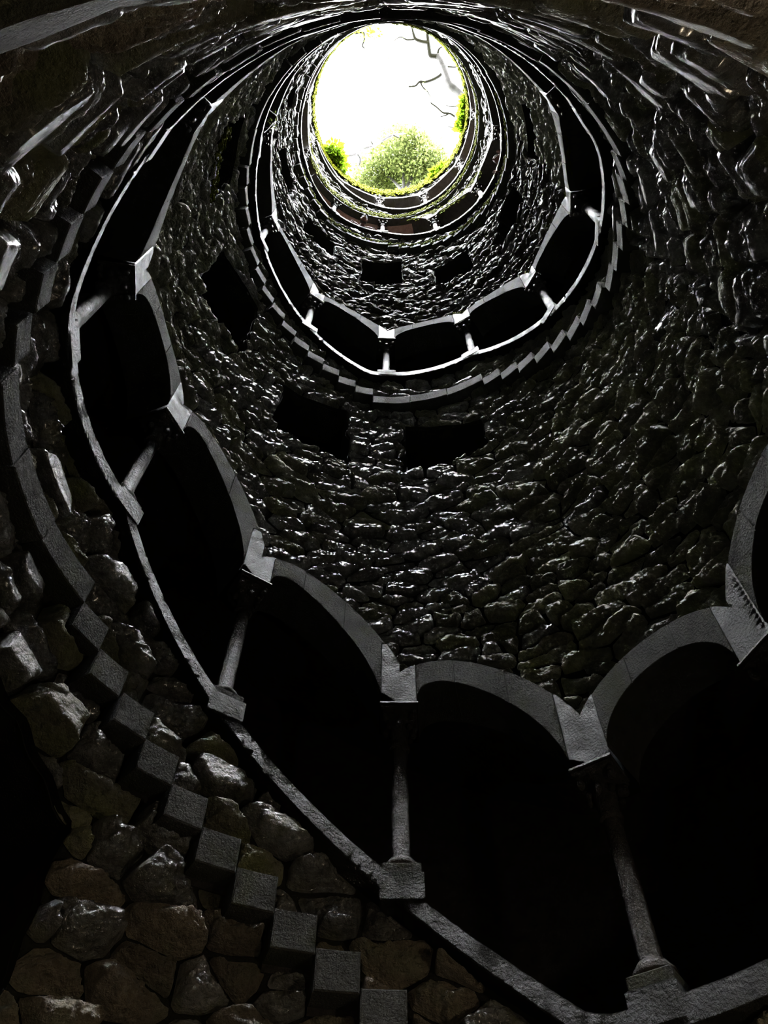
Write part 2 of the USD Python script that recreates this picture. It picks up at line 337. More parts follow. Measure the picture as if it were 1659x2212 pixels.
def midpoints(X, T):
    """every triangle into four"""
    E = np.sort(np.vstack([T[:, [0, 1]], T[:, [1, 2]], T[:, [2, 0]]]), 1)
    key, inv = np.unique(E[:, 0].astype(np.int64) * len(X) + E[:, 1], return_inverse=True)
    m = len(T); inv = inv.ravel() + len(X); a, b, c = inv[:m], inv[m:2 * m], inv[2 * m:]
    Y = np.vstack([X, (X[key // len(X)] + X[key % len(X)]) / 2])
    return Y, np.vstack([np.stack([T[:, 0], a, c], -1), np.stack([a, T[:, 1], b], -1), np.stack([c, b, T[:, 2]], -1), np.stack([a, b, c], -1)])
def model_stones(polys, seed, mortar_r=1.056, face=1.024, bold=1.0, low=False):
    """every stone as (vertices, triangles, screen size, centre)"""
    r = np.random.default_rng(seed)
    allP, meta = [], []
    for p in polys:
        c = np.array(p.centroid.coords[0])
        X = cyl(c[:1], c[1:], 1.02)[0]
        (u, w) = project(X[None]); u, w = u[0], w[0]
        d = np.linalg.norm(X / S - CAM)
        seen = w > 0.05 and -250 < u[0] < 1909 and -250 < u[1] < 2462
        ppr = FPX / max(d, 0.3)
        step = min(max(5.2 / ppr, 0.0085), 0.03) if seen else 0.05
        x0, y0, x1, y1 = p.bounds
        step = min(step, max((y1 - y0) / 3, 0.012))
        rr = min(0.012, (p.area / p.length) * 0.5)
        got = relief(p, step, [0, rr * 0.35, rr])
        if got is None: continue
        P, C, T, _ = got
        prof = np.array([0.0, 0.66, 0.94, 1.0])[C]
        dd = np.minimum(shapely.distance(shapely.points(P), p.exterior) / 0.03, 1.0)
        dome = np.minimum(shapely.distance(shapely.points(P), p.exterior) / 0.07, 1.0)
        off = r.normal(0, 0.007) * bold; tilt = r.normal(0, 0.14, 2) * (0.6 + 0.4 * bold)
        ln = np.hypot(P[:, 0] - c[0], P[:, 1] - c[1])
        lift = (mortar_r - face + (0.006 if low and c[1] > 1.4 else 0.0)) * prof + 0.004 * dd + (bold - 1) * 0.030 * (1 - (1 - dome) ** 2) + prof * (off + (P - c) @ tilt)
        rd = mortar_r - lift
        size = 0.0
        if seen:
            Q, ww = project(cyl(P[:, 0], P[:, 1], rd))
            if (ww > 0.05).all():
                lo, hi = np.clip(Q.min(0), [0, 0], [1659, 2212]), np.clip(Q.max(0), [0, 0], [1659, 2212])
                size = float(np.prod(np.maximum(hi - lo, 0)))
        X = np.c_[P, rd, prof]
        if seen and size > 60:
            X, T = midpoints(X, T)
        allP.append(X); meta.append((T, size, c, len(X)))
    A = np.vstack(allP)
    V = cyl(A[:, 0], A[:, 1], A[:, 2])
    q = V + 3.1 * seed
    amp = A[:, 3]
    f1 = meshkit.fbm(q * 5.0, 2); f2 = np.abs(meshkit.fbm(q * np.array([9.0, 9.0, 15.0]) + 40, 3)); f3 = np.abs(meshkit.fbm(q * np.array([22.0, 22.0, 30.0]) + 80, 2)); f4 = np.abs(meshkit.fbm(q * 55.0 + 120, 2))
    d = bold ** 0.5 * (f1 * (0.05 if low else 0.026) + (0.16 - f2) * 0.080 + (0.16 - f3) * 0.045 + (0.16 - f4) * 0.018)
    d = d * amp * (np.where(A[:, 1] > 1.4, 0.75, 1.0) if low else 1.0)
    r_new = A[:, 2] - d / S
    # the stones beside the viewer lie flatter than the boulders across the well
    lim = 1.0 - 0.010 * np.clip((np.abs(np.mod(A[:, 0], 2 * math.pi) - math.pi) - 0.35) / 0.3, 0, 1) - 0.035 * np.clip((np.abs(np.mod(A[:, 0], 2 * math.pi) - math.pi) - 1.5) / 0.4, 0, 1) * np.clip((1.45 - A[:, 1]) / 0.2, 0, 1) if low else np.full(len(A), 0.988)
    r_new = np.where(r_new < lim + 0.012, lim + 0.012 * np.exp(np.minimum((r_new - lim - 0.012) / 0.012, 0)), r_new)
    r_new = np.minimum(r_new, mortar_r - 0.002)
    V[:, :2] *= (r_new / A[:, 2])[:, None]
    t = meshkit.noise(q * 20 + 9) * 0.004 * amp
    V[:, 2] += t
    out, n = [], 0
    for T, size, c, m in meta:
        out.append((V[n:n + m], T, size, c)); n += m
    return out


low_stones = model_stones(rubble(low, FLOOR, 4.1, 0.075, 0.135, 0.09, 0.21, 3, 1.2), 1, mortar_r=1.072, face=1.036, bold=2.6, low=True)
rib_stones = model_stones(rubble(ribbon, 1.4, H, 0.052, 0.095, 0.09, 0.22, 5), 2, mortar_r=1.062, face=1.022, bold=1.25)

def wall_mesh(region, r, dphi=3.0, dz=0.15):
    """the mortar behind the stones: the region itself, curved"""
    region = region if region.is_valid else region.buffer(0)
    shapely.prepare(region)
    x0, y0, x1, y1 = region.bounds
    xs = np.arange(x0, x1 + rad(dphi), rad(dphi)); ys = np.arange(y0, y1 + dz, dz)
    X, Y = np.meshgrid(xs[:-1], ys[:-1])
    bs = shapely.box(X.ravel(), Y.ravel(), X.ravel() + rad(dphi), Y.ravel() + dz)
    bs = bs[shapely.intersects(region, bs)]
    inside = shapely.contains(region, bs)
    vs, fs, n = [], [], 0
    for b in list(bs[inside]) + [gg for c in shapely.intersection(region, bs[~inside]) for gg in getattr(c, 'geoms', [c]) if gg.geom_type == 'Polygon' and gg.area > 1e-7]:
        v, f = trimesh.creation.triangulate_polygon(b, engine='earcut') if len(b.exterior.coords) != 5 else (np.asarray(b.exterior.coords)[:4], np.array([[0, 1, 2], [0, 2, 3]]))
        vs.append(np.asarray(v)); fs.append(np.asarray(f) + n); n += len(v)
    P = np.vstack(vs)
    return cyl(P[:, 0], P[:, 1], np.full(len(P), r)), np.vstack(fs)

print('triangles', sum(len(q[1]) for q in low_stones), sum(len(q[1]) for q in rib_stones))
bands = {'wall_lower': (low_stones, low, 'rough dark rubble wall at the foot of the well, with boulders below the lowest coping')}
def between(a, b):
    return [s for s in rib_stones if rad(a) <= s[3][0] < rad(b)], ribbon.intersection(box(rad(a), -5, rad(b), 20))
bands['wall_middle'] = (*between(-101, 260), 'wet rubble wall above the lowest arches, pierced by dark square windows')
bands['wall_upper'] = (*between(260, 620), 'rubble wall between the second turn of arches and the third, colour darkened against skylight')
bands['wall_top'] = (*between(620, 1160), 'mossy rubble wall under the rim of the well, colour darkened against skylight')
for name, (stones, region, label) in bands.items():
    w = tag(thing(name), label, 'wall', kind='structure')
    tag(obj('mortar', wall_mesh(region, 1.075 if name == 'wall_lower' else 1.066), 'mortar', w, smooth=False))
    stones = sorted(stones, key=lambda s: -s[2])
    def which(c, u):
        n = float(meshkit.noise(np.array([[c[0] * 1.1, c[1] * 0.7, 4.0]]))[0])
        if name == 'wall_lower': return 'stone_brown' if (c[1] < 1.15 and u < 0.75) else ('stone_olive' if u < 0.3 else 'stone_grey')
        if name == 'wall_middle': 
            wet = math.exp(-((math.degrees(c[0]) - 6) / 34) ** 2)          # water runs down the middle of the far side
            return 'stone_olive' if u < 0.66 + 0.9 * n - 0.6 * wet else 'stone_grey'
        if name == 'wall_upper': return 'stone_darkened' if u < 0.45 else ('stone_olive_darkened' if u < 0.65 else 'stone_grey_darkened')  # darkened copies of the lower stone, against the stronger skylight here
        return 'stone_darkened'
    rest = {}
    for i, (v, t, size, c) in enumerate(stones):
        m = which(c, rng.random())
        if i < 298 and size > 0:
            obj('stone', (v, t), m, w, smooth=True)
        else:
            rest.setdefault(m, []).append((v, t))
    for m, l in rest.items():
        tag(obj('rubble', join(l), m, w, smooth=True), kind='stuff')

# reveals of windows and doors: rough stone linings running back into the wall
def lining(poly, r0, r1, seed, n=7, amp=0.02):
    L = sample(poly, 0.03)[0]; m = len(L)
    vs = []
    for i in range(n):
        t = i / (n - 1)
        v = cyl(L[:, 0], L[:, 1], np.full(m, r0 + (r1 - r0) * t))
        c = v.mean(0)
        d = meshkit.fbm(v * 9.0 + seed, 3) * amp * S * (0.2 + min(1, 3 * t))
        e = v - c; e[:, :] /= np.maximum(np.linalg.norm(e, axis=1, keepdims=True), 1e-6)
        vs.append(v + e * d[:, None])
    i = np.arange(m); j = (i + 1) % m
    fs = [np.vstack([np.stack([a * m + i, a * m + j, a * m + m + j], -1), np.stack([a * m + i, a * m + m + j, a * m + m + i], -1)]) for a in range(n - 1)]
    return np.vstack(vs), np.vstack(fs)
WHERE = ['at right of the pair above the lowest arches', 'at left of the pair above the lowest arches', 'tall and dark, at left under the second turn', 'narrow, at upper left under the second turn',
         'hidden at the near side', 'upper one at right under the third turn', 'lower one at right under the third turn', 'right of the pair in the middle under the third turn',
         'left of the pair in the middle under the third turn', 'slanting one at left under the third turn', 'narrow one at far left under the third turn', 'uppermost at left under the third turn']
for i, p in enumerate(win_polys):
    o = obj(f'window_{i + 1}', lining(p, 1.045, 1.3, i), 'mortar', smooth=40)  # near-black lining colour deepens the shade inside the openings
    tag(o, 'unglazed square window opening, ' + WHERE[i], 'window', kind='structure')
for i, p in enumerate(door_polys):
    o = obj(f'door_{i + 1}', lining(p, 1.045, 1.9, 60 + i, 10, 0.03), 'stone_brown' if i == 0 else 'mortar', smooth=40)
    tag(o, ['low doorway of a tunnel behind the viewer', 'dark tunnel mouth under the stair at lower left'][i], 'doorway', kind='structure')
lin = block(Polygon([(rad(124), 0.56), (rad(181), 0.56), (rad(181), 0.69), (rad(124), 0.69)]), 1.0, 1.3, 0.01, 0.04, 0.01)
tag(obj('trim_1', lin, 'dressed', smooth=40), 'plain stone lintel over the tunnel doorway at the near side', 'lintel', kind='structure')

# ------------------------------------------------------------------ shell behind: gallery wall, steps, ceiling, floor, ground
def tube_wall(r, z0, z1, nphi=120, nz=24):
    s = np.linspace(0, 2 * math.pi, nphi + 1); z = np.linspace(z0, z1, nz + 1)
    A, B = np.meshgrid(s, z); v = cyl(A.ravel(), B.ravel(), np.full(A.size, r))
    i, j = np.meshgrid(np.arange(nphi), np.arange(nz)); a = (j * (nphi + 1) + i).ravel()
    return v, np.vstack([np.stack([a, a + nphi + 2, a + 1], -1), np.stack([a, a + nphi + 1, a + nphi + 2], -1)])
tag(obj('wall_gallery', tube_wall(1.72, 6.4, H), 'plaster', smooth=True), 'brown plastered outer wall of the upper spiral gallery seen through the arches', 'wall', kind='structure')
tag(obj('wall_gallery_low', tube_wall(1.72, FLOOR, 6.4), 'shaded_masonry', smooth=True), 'outer wall of the lower spiral gallery, its shade put into the colour', 'wall', kind='structure')
def ring(r0, r1, z, n=120, m=3):
    s = np.linspace(0, 2 * math.pi, n + 1); r = np.linspace(r0, r1, m + 1)
    A, B = np.meshgrid(s, r); v = np.stack([-np.sin(A) * B, np.cos(A) * B, np.full(A.shape, z)], -1).reshape(-1, 3) * S
    i, j = np.meshgrid(np.arange(n), np.arange(m)); a = (j * (n + 1) + i).ravel()
    return v, np.vstack([np.stack([a, a + 1, a + n + 2], -1), np.stack([a, a + n + 2, a + n + 1], -1)])
tag(obj('floor', ring(0.0, 1.95, FLOOR), 'dressed', smooth=False), 'stone floor at the bottom of the well', 'floor', kind='structure')
tag(obj('ground', ring(1.06, 26, H - 0.01, 120, 12), 'ground', smooth=False), 'leaf-strewn ground around the mouth of the well', 'ground', kind='structure')
def sector(a0, a1, r0, r1, z0, z1, n=3):
    s = np.radians(np.linspace(a0, a1, n + 1)); v = []
    for r, z in ((r0, z0), (r1, z0), (r1, z1), (r0, z1)): v.append(cyl(s, np.full(n + 1, z), np.full(n + 1, r)))
    v = np.stack(v, 1).reshape(-1, 3); f = []
    for i in range(n):
        for q in range(4):
            a, b = 4 * i + q, 4 * i + (q + 1) % 4; f += [(a, b, b + 4), (a, b + 4, a + 4)]
    e = 4 * n; f += [(0, 2, 1), (0, 3, 2), (e, e + 1, e + 2), (e, e + 2, e + 3)]
    return v, np.array(f)
st = tag(thing('staircase'), 'stone steps of the spiral stair in the dark gallery behind the arches', 'stairs', kind='structure')
for a, b, z in BLOCKS:
    obj('step', sector(a, b, 1.064, 1.72, z - 0.02, z + 0.10), 'shaded_masonry' if z < 6 else 'plaster', st, smooth=False)  # lower steps take the masonry colour darkened for shade
hv, hf, n = [], [], 0
sa = np.arange(-100, END + 1, 3.0)
for r in (1.21, 1.72): hv.append(cyl(np.radians(sa), np.minimum(coping_z(sa) + 1.02, H - 0.06), np.full(len(sa), r)))
i = np.arange(len(sa) - 1); m = len(sa)
tag(obj('ceiling', (np.vstack(hv), np.vstack([np.stack([i, i + 1, i + m + 1], -1), np.stack([i, i + m + 1, i + m], -1)])), 'shaded_masonry', smooth=True), 'sloping ceiling of the spiral gallery above the arches', 'ceiling', kind='structure')  # ceiling also carries its shade in the colour

# ------------------------------------------------------------------ coping, stepped course, arches
cp = tag(thing('trim_2'), 'wet pitted stone coping spiralling up the well below the columns', 'coping', kind='structure')
edges = [PHI(k) for k in KS if PHI(k) < END - 2] + [END]
edges = [-112] + edges
for a, b in zip(edges[:-1], edges[1:]):
    if b - a < 1: continue
    x = np.arange(a, b, 3.0).tolist() + [b]
    x = [q for q in x if q <= b]
    gp = 0.05
    poly = Polygon([(rad(q + (gp if q == a else -gp if q == b else 0)), float(coping_z(q)) - 0.066) for q in x] + [(rad(q + (gp if q == a else -gp if q == b else 0)), float(coping_z(q))) for q in x[::-1]])
    obj('coping_stone', block(poly, 0.985, 1.18, 0.004, 0.022, 0.006, a), 'coping', cp, smooth=28)
sc = tag(thing('trim_3'), 'stepped course of pale dressed blocks following the stair below the coping', 'string course', kind='structure')
for i, (a, b, z) in enumerate(BLOCKS):
    j = rng.normal(0, 0.004)
    obj('step_block', block(box(rad(a + 0.06), z, rad(b - 0.06), z + 0.10), 0.984 + j, 1.07, 0.0035, 0.02, 0.003, i), 'dressed', sc, smooth=28)

ORD = ['', 'first', 'second', 'third', 'fourth', 'fifth']
RING = ['lowest', 'second', 'third', 'topmost']
def place_words(k, half=0.0):
    """a bay or column by its ring of arches and its steps from the bottom centre of the picture"""
    ringn = int(np.clip(math.floor((k - 1 + half) / 11 + 0.499), 0, 3)); i = k - 1 - 11 * ringn
    if half and i >= 0: i += 1
    if i == 0: return f'at the bottom centre of the {RING[ringn]} ring'
    i = max(-5, min(5, i)) if half == 0 else max(-5, min(6, i))
    return f"{(ORD + ['sixth'])[abs(i)]} {'clockwise' if i > 0 else 'anticlockwise'} from the bottom centre on the {RING[ringn]} ring"
seen_in = {k: project(cyl(np.array([rad(PHI(k))]), np.array([spring_z(k) - 0.3]), np.array([1.05])))[0][0] for k in KS}
for k, p in arch_bands.items():
    a = tag(thing('stone_arch'), 'dressed stone arch, ' + place_words(k, 0.5), 'arch', 'arches of the spiral arcade')
    s0, s1 = rad(PHI(k)), rad(PHI(k + 1))
    cutl = [s0, s0 + (s1 - s0) * 0.36, s0 + (s1 - s0) * 0.66, s1]
    for q in range(3):
        v = p.intersection(box(cutl[q] + 0.0004, -5, cutl[q + 1] - 0.0004, 20))
        bl = block(v, 0.998 + rng.normal(0, 0.001), 1.2, 0.0018, 0.02, 0.004, k * 3 + q)
        if bl is not None: obj('voussoir', bl, 'dressed', a, smooth=28)

# ------------------------------------------------------------------ columns
def lathe(profile, n=20):
    p = np.array(profile); a = np.linspace(0, 2 * math.pi, n, endpoint=False)
    v = np.stack([p[:, None, 0] * np.cos(a), p[:, None, 0] * np.sin(a), np.repeat(p[:, 1:2], n, 1)], -1).reshape(-1, 3)
    m = len(p); i, j = np.meshgrid(np.arange(n), np.arange(m - 1)); i, j = i.ravel(), j.ravel(); k2 = (i + 1) % n
    f = np.vstack([np.stack([j * n + i, j * n + k2, (j + 1) * n + k2], -1), np.stack([j * n + i, (j + 1) * n + k2, (j + 1) * n + i], -1)])
    return v * S, f
def slab(w, d, z0, z1, bev=0.004):
    c = [(-1, -1), (1, -1), (1, 1), (-1, 1)]
    pts = [(x * (w / 2 - q), y * (d / 2 - q), z) for z, q in ((z0, bev), (z0 + bev, 0), (z1 - bev, 0), (z1, bev)) for x, y in c]
    m = trimesh.convex.convex_hull(np.array(pts) * S)
    return np.array(m.vertices), np.array(m.faces)
def capital(zb, zt):
    """bell of the capital, and its corner curls with the leaves between them"""
    h = zt - zb
    body = lathe([(0.026, zb), (0.034, zb + 0.006), (0.034, zb + 0.014), (0.028, zb + 0.02), (0.030, zb + h * 0.45), (0.040, zb + h * 0.75), (0.054, zb + h), (0.0, zb + h)], 20)
    curls = []
    for q in range(4):
        a = math.pi / 4 + q * math.pi / 2; d = np.array([math.cos(a), math.sin(a)]); parts = []
        m2 = np.array([math.cos(a + math.pi / 4), math.sin(a + math.pi / 4)])
        for c, z, sz, up in ((d * 0.050, 0.55, 0.010, 1.2), (d * 0.066, 0.80, 0.013, 1.2), (d * 0.070, 0.92, 0.010, 1.2), (m2 * 0.045, 0.6, 0.012, 1.8)):
            b = trimesh.creation.icosphere(1, 1.0); b.vertices *= np.array([sz, sz, sz * up]) * S
            b.vertices += np.array([*c, zb + h * z]) * S; parts.append((np.array(b.vertices), np.array(b.faces)))
        curls.append(join(parts))
    return body, curls
for k in KS[:-1]:
    phi = PHI(k); zc = float(coping_z(phi)); zs = spring_z(k)
    base = cyl(np.array([rad(phi)]), np.array([zc]), np.array([1.055]))[0]
    c = thing('gallery_column', base, rad(phi))
    n_seen = seen_in[k]
    tag(c, 'slender stone column, ' + place_words(k), 'column', 'columns of the spiral arcade')
    hgt = zs - zc
    obj('pedestal', slab(0.120, 0.142, -0.05, 0.035, 0.005), 'coping', c)
    if hgt > 0.3:
        obj('plinth', slab(0.108, 0.108, 0.035, 0.072), 'dressed', c)
        obj('base_moulding', lathe([(0.05, 0.072), (0.053, 0.08), (0.05, 0.09), (0.042, 0.094), (0.042, 0.10), (0.036, 0.108), (0.028, 0.112)], 24), 'column', c)
        obj('shaft', lathe([(0.0275, 0.105), (0.0275, hgt * 0.45), (0.0245, hgt - 0.16)], 24), 'column', c)
        bell, curls = capital(hgt - 0.165, hgt - 0.026)
        cap = obj('capital', bell, 'column', c)
        for q in curls: obj('volute', q, 'column', cap)
    else:
        obj('shaft', lathe([(0.0275, 0.03), (0.0275, hgt - 0.026)], 24), 'column', c)
    obj('abacus', join([slab(0.124, 0.13, hgt - 0.027, hgt - 0.015, 0.003), slab(0.130, 0.136, hgt - 0.013, hgt - 0.001, 0.003)]), 'column', c)
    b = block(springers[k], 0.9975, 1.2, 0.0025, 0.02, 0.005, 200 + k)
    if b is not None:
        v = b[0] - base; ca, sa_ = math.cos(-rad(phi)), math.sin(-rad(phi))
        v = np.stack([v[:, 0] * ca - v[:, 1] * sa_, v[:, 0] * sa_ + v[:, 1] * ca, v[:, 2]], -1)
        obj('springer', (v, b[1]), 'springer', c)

# ------------------------------------------------------------------ rim, plants, trees, people, added fill lamps
def added_lantern(phi, z, r, label):
    """an added, unseen fill lamp in iron: bracket, cap and glowing globe"""
    o = cyl(np.array([rad(phi)]), np.array([z]), np.array([r]))[0]
    t = tag(thing('wall_lantern', o, rad(phi)), label, 'added_lantern')
    ball = trimesh.creation.icosphere(2, 0.07)
    obj('globe', (np.array(ball.vertices), np.array(ball.faces)), 'fill_glow', t, smooth=True)
    obj('cap', lathe([(0.0, 0.045), (0.022, 0.04), (0.040, 0.026), (0.041, 0.024)], 14), 'iron', t)
    p = np.array([[0, 0, 0.045 * S], [0, 0.03 * S, 0.06 * S], [0, 0.07 * S, 0.05 * S], [0, 0.12 * S, 0.0]])
    obj('bracket', tube(p, [0.012, 0.012], 6), 'iron', t)
def tube(points, radii, n=7):
    p = np.asarray(points, float); radii = np.interp(np.linspace(0, 1, len(p)), np.linspace(0, 1, len(radii)), radii)
    t = np.gradient(p, axis=0); t /= np.linalg.norm(t, axis=1, keepdims=True)
    x = np.cross(t, [0.31, 0.2, 0.93]); x /= np.maximum(np.linalg.norm(x, axis=1, keepdims=True), 1e-6); y = np.cross(t, x)
    a = np.linspace(0, 2 * math.pi, n, endpoint=False)
    v = (p[:, None] + radii[:, None, None] * (np.cos(a)[None, :, None] * x[:, None] + np.sin(a)[None, :, None] * y[:, None])).reshape(-1, 3)
    m = len(p); i, j = np.meshgrid(np.arange(n), np.arange(m - 1)); i, j = i.ravel(), j.ravel(); k = (i + 1) % n
    return v, np.vstack([np.stack([j * n + i, j * n + k, (j + 1) * n + k], -1), np.stack([j * n + i, (j + 1) * n + k, (j + 1) * n + i], -1)])
M_['iron'] = plain('black_iron', (0.01, 0.01, 0.01), 0.4)
M_['fill_glow'] = mat('fill_glow', {'e': ('emission', {'color': (1.0, 0.80, 0.55), 'strength': FILL_LAMP})}, (), 'e.emission')  # glow of the added fill lamps
added_lantern(174, 0.30, 1.58, 'added iron fill lamp, unseen, in the tunnel behind the viewer')
added_lantern(-97, 0.52, 0.90, 'added iron fill lamp under the lowest coping beyond the right edge of the view')  # both lamps are unseen, added to brighten the lower-left stones

cb = tag(thing('trim_4'), 'ring of rough mossy stones edging the mouth of the well', 'curb', kind='structure')
a = 0.0
while a < 360:
    w = rng.uniform(8, 14); w = w if a + w < 354 else 360 - a
    h = rng.uniform(0.05, 0.11)
    p = ruffle(box(rad(a + 0.3), H - 0.03, rad(a + w - 0.3), H + h), 0.02, a)
    if p.geom_type == 'Polygon':
        obj('curb_stone', block(p, 1.0 + rng.normal(0, 0.008), 1.25, 0.012, 0.025, 0.03, a), 'stone_darkened', cb, smooth=True)
    a += w

def clumps(spots, size, squash, mseed):
    """cushions of moss: small rough tufts lying against the stone"""
    r = np.random.default_rng(mseed); base = trimesh.creation.icosphere(1, 1.0); bv, bf = np.array(base.vertices), np.array(base.faces)
    out = []
    for c, out_dir in spots:
        v = bv * (1 + 0.35 * r.normal(size=(len(bv), 1))) * size * S * r.uniform(0.5, 1.5)
        v = v - out_dir * (v @ out_dir)[:, None] * (1 - squash)
        out.append((v + c, bf))
    return join(out)
def on_wall(phis, zs, r):
    s = np.radians(phis); P = cyl(s, zs, r); D = np.stack([np.sin(s), -np.cos(s), 0 * s], -1)
    return list(zip(P, D))
def scatter(a0, a1, zf, spread, n, seed, keep=0.0, r=1.018):
    q = np.random.default_rng(seed); ph = q.uniform(a0, a1, n); z = zf(ph) + q.normal(0, spread, n)
    k = meshkit.noise(np.stack([np.cos(np.radians(ph)) * 3, np.sin(np.radians(ph)) * 3 + seed, z * 4], -1)) > keep
    return on_wall(ph[k], z[k], np.full(k.sum(), r) + q.normal(0, 0.004, k.sum()))
ext_z = lambda p: coping_z(p) + 0.67 + 0.24
string_top = lambda p: np.array([max([z for a, b, z in BLOCKS if a <= x < b] or [ZS[8]]) + 0.105 for x in p])
for label, spots, size in (
    ('bright yellow-green moss hanging along the rim of the well', scatter(0, 360, lambda p: 0 * p + H - 0.02, 0.09, 5600, 1, 0.03, 0.998), 0.014),
    ('yellow-green moss along the stepped course of the topmost ring', scatter(900, 1150, string_top, 0.035, 2600, 2, -0.12, 0.98), 0.012),
    ('moss on the stones above the arches of the third ring', scatter(650, 800, lambda p: ext_z(p) + 0.02, 0.06, 2600, 3, -0.08, 1.01), 0.013),
    ('thin moss along the stepped course of the third ring', scatter(600, 790, string_top, 0.025, 900, 4, 0.02, 0.985), 0.011),
    ('sparse moss above the right-hand arches of the second ring', scatter(225, 345, lambda p: ext_z(p) + 0.01, 0.025, 260, 5, 0.12), 0.011),
    ('moss patch beside the tall window at upper left', scatter(97, 118, lambda p: 0 * p + 4.66, 0.05, 160, 6, 0.0), 0.012)):
    tag(obj('moss', clumps(spots, size, 0.45, len(spots)), 'moss', smooth=False), label, 'moss', kind='stuff')

def leaf_cloud(centres, radii, n, size, seed, droop=0.3):
    """n bent leaves in and around balls: two triangles a side along a midrib"""
    r = np.random.default_rng(seed); centres, radii = np.asarray(centres), np.asarray(radii)
    which = r.choice(len(centres), n, p=radii ** 2 / (radii ** 2).sum())
    d = r.normal(size=(n, 3)); d /= np.linalg.norm(d, axis=1, keepdims=True)
    c = centres[which] + d * (radii[which] * r.uniform(0.15, 1.0, n) ** 0.6)[:, None]
    u = d + r.normal(0, 0.9, (n, 3)); u[:, 2] -= droop; u /= np.linalg.norm(u, axis=1, keepdims=True)
    w = np.cross(u, r.normal(size=(n, 3))); w /= np.linalg.norm(w, axis=1, keepdims=True); nn = np.cross(u, w)
    L = (size * r.uniform(0.6, 1.4, n))[:, None]
    v = np.stack([c, c + u * L * 0.5 + w * L * 0.28 + nn * L * 0.08, c + u * L, c + u * L * 0.5 - w * L * 0.28 + nn * L * 0.08], 1).reshape(-1, 3)
    i = np.arange(n) * 4
    return v, np.vstack([np.stack([i, i + 1, i + 2], -1), np.stack([i, i + 2, i + 3], -1)])
def path(px, z):
    """points of a branch, each where it hangs above the well"""
    z = np.linspace(z, z, len(px)) if np.ndim(z) == 0 else np.interp(np.linspace(0, 1, len(px)), np.linspace(0, 1, len(z)), z)
    p = np.array([at_height(x, y, q) for (x, y), q in zip(px, z)])
    q = np.linspace(0, len(p) - 1, (len(p) - 1) * 5 + 1); i = np.arange(len(p))
    from scipy.interpolate import PchipInterpolator
    return np.stack([PchipInterpolator(i, p[:, c])(q) for c in range(3)], -1)

# the leafy tree beyond the rim
tz = 14.2
mpp = lambda z: z * S / math.sin(PITCH) / FPX * 1.12      # metres per pixel about the well's mouth at height z
balls = [(865, 330, 46), (826, 366, 46), (905, 348, 44), (884, 396, 52), (800, 396, 34), (940, 384, 38), (870, 298, 20), (890, 300, 18), (940, 345, 20), (845, 400, 45), (775, 400, 16), (915, 315, 16)]
cen = np.array([at_height(x, y, tz + 0.25 * math.sin(i * 2.3)) for i, (x, y, r) in enumerate(balls)]); rr = np.array([r for *_, r in balls]) * mpp(tz)
tr = tag(thing('leafy_tree'), 'olive-green leafy tree standing beyond the lower edge of the opening', 'tree')
tag(obj('foliage', leaf_cloud(cen, rr, 15000, 0.14, 11), 'leaf', tr, smooth=False), kind='stuff')
foot = cyl(np.array([rad(-3)]), np.array([H - 0.02]), np.array([1.75]))[0]
mid = at_height(872, 415, 13.4)
obj('trunk', tube(np.array([foot, foot + (mid - foot) * 0.5 + [0.1, 0.1, 0.2], mid]), [0.16, 0.12]), 'bark', tr, smooth=True)
for x, y in ((865, 340), (905, 350), (826, 372), (884, 396)):
    e = at_height(x, y, tz); obj('branch', tube(np.array([mid, (mid + e) / 2 + [0.05, 0, 0.1], e]), [0.07, 0.03]), 'bark', tr, smooth=True)

# the crooked tree on the right
oak = tag(thing('crooked_tree'), 'bare crooked tree leaning in over the right edge of the opening', 'tree')
root = cyl(np.array([rad(-82)]), np.array([H - 0.02]), np.array([1.22]))[0]
trunk_px = [(1000, 262), (997, 243), (1004, 217), (994, 202), (972, 182), (964, 162), (956, 139), (946, 121)]
TZ = 12.9; w = 1.45 * mpp(TZ)
tp = path(trunk_px, (12.2, TZ))
obj('trunk', tube(np.vstack([[root], tp]), [8 * w, 6 * w, 5 * w, 4 * w, 3.4 * w], 9), 'bark', oak, smooth=True)
for px, wd in (([(946, 121), (931, 121), (927, 108), (926, 96), (923, 73), (921, 52)], 3.0), ([(925, 92), (898, 84), (893, 72), (890, 58)], 2.2), ([(962, 152), (941, 169), (918, 177), (908, 176), (896, 186), (883, 187)], 1.8),
               ([(961, 149), (969, 144), (980, 145), (992, 143)], 1.3), ([(946, 121), (947, 109), (955, 101)], 1.6), ([(1000, 262), (987, 255), (971, 245), (959, 244), (944, 232), (930, 222)], 1.4),
               ([(999, 273), (985, 276), (968, 273)], 1.0), ([(908, 177), (915, 190), (922, 196), (930, 210)], 0.9), ([(971, 245), (960, 250), (950, 252)], 0.8), ([(898, 84), (880, 86), (866, 80), (850, 90)], 0.9), ([(990, 228), (975, 230), (962, 226)], 0.8)):
    obj('branch', tube(path(px, TZ), [wd * w, wd * w * 0.45], 6), 'bark', oak, smooth=True)
tw = [at_height(x, y, TZ) for x, y in ((880, 72), (872, 70), (868, 84), (852, 88), (915, 195), (925, 212), (955, 214), (950, 218), (790, 176), (832, 130), (825, 132), (818, 132), (938, 245), (920, 186))]
tag(obj('leaves', leaf_cloud(tw, np.full(len(tw), 5 * w), 200, 0.07, 12), 'leaf', oak, smooth=False), kind='stuff')

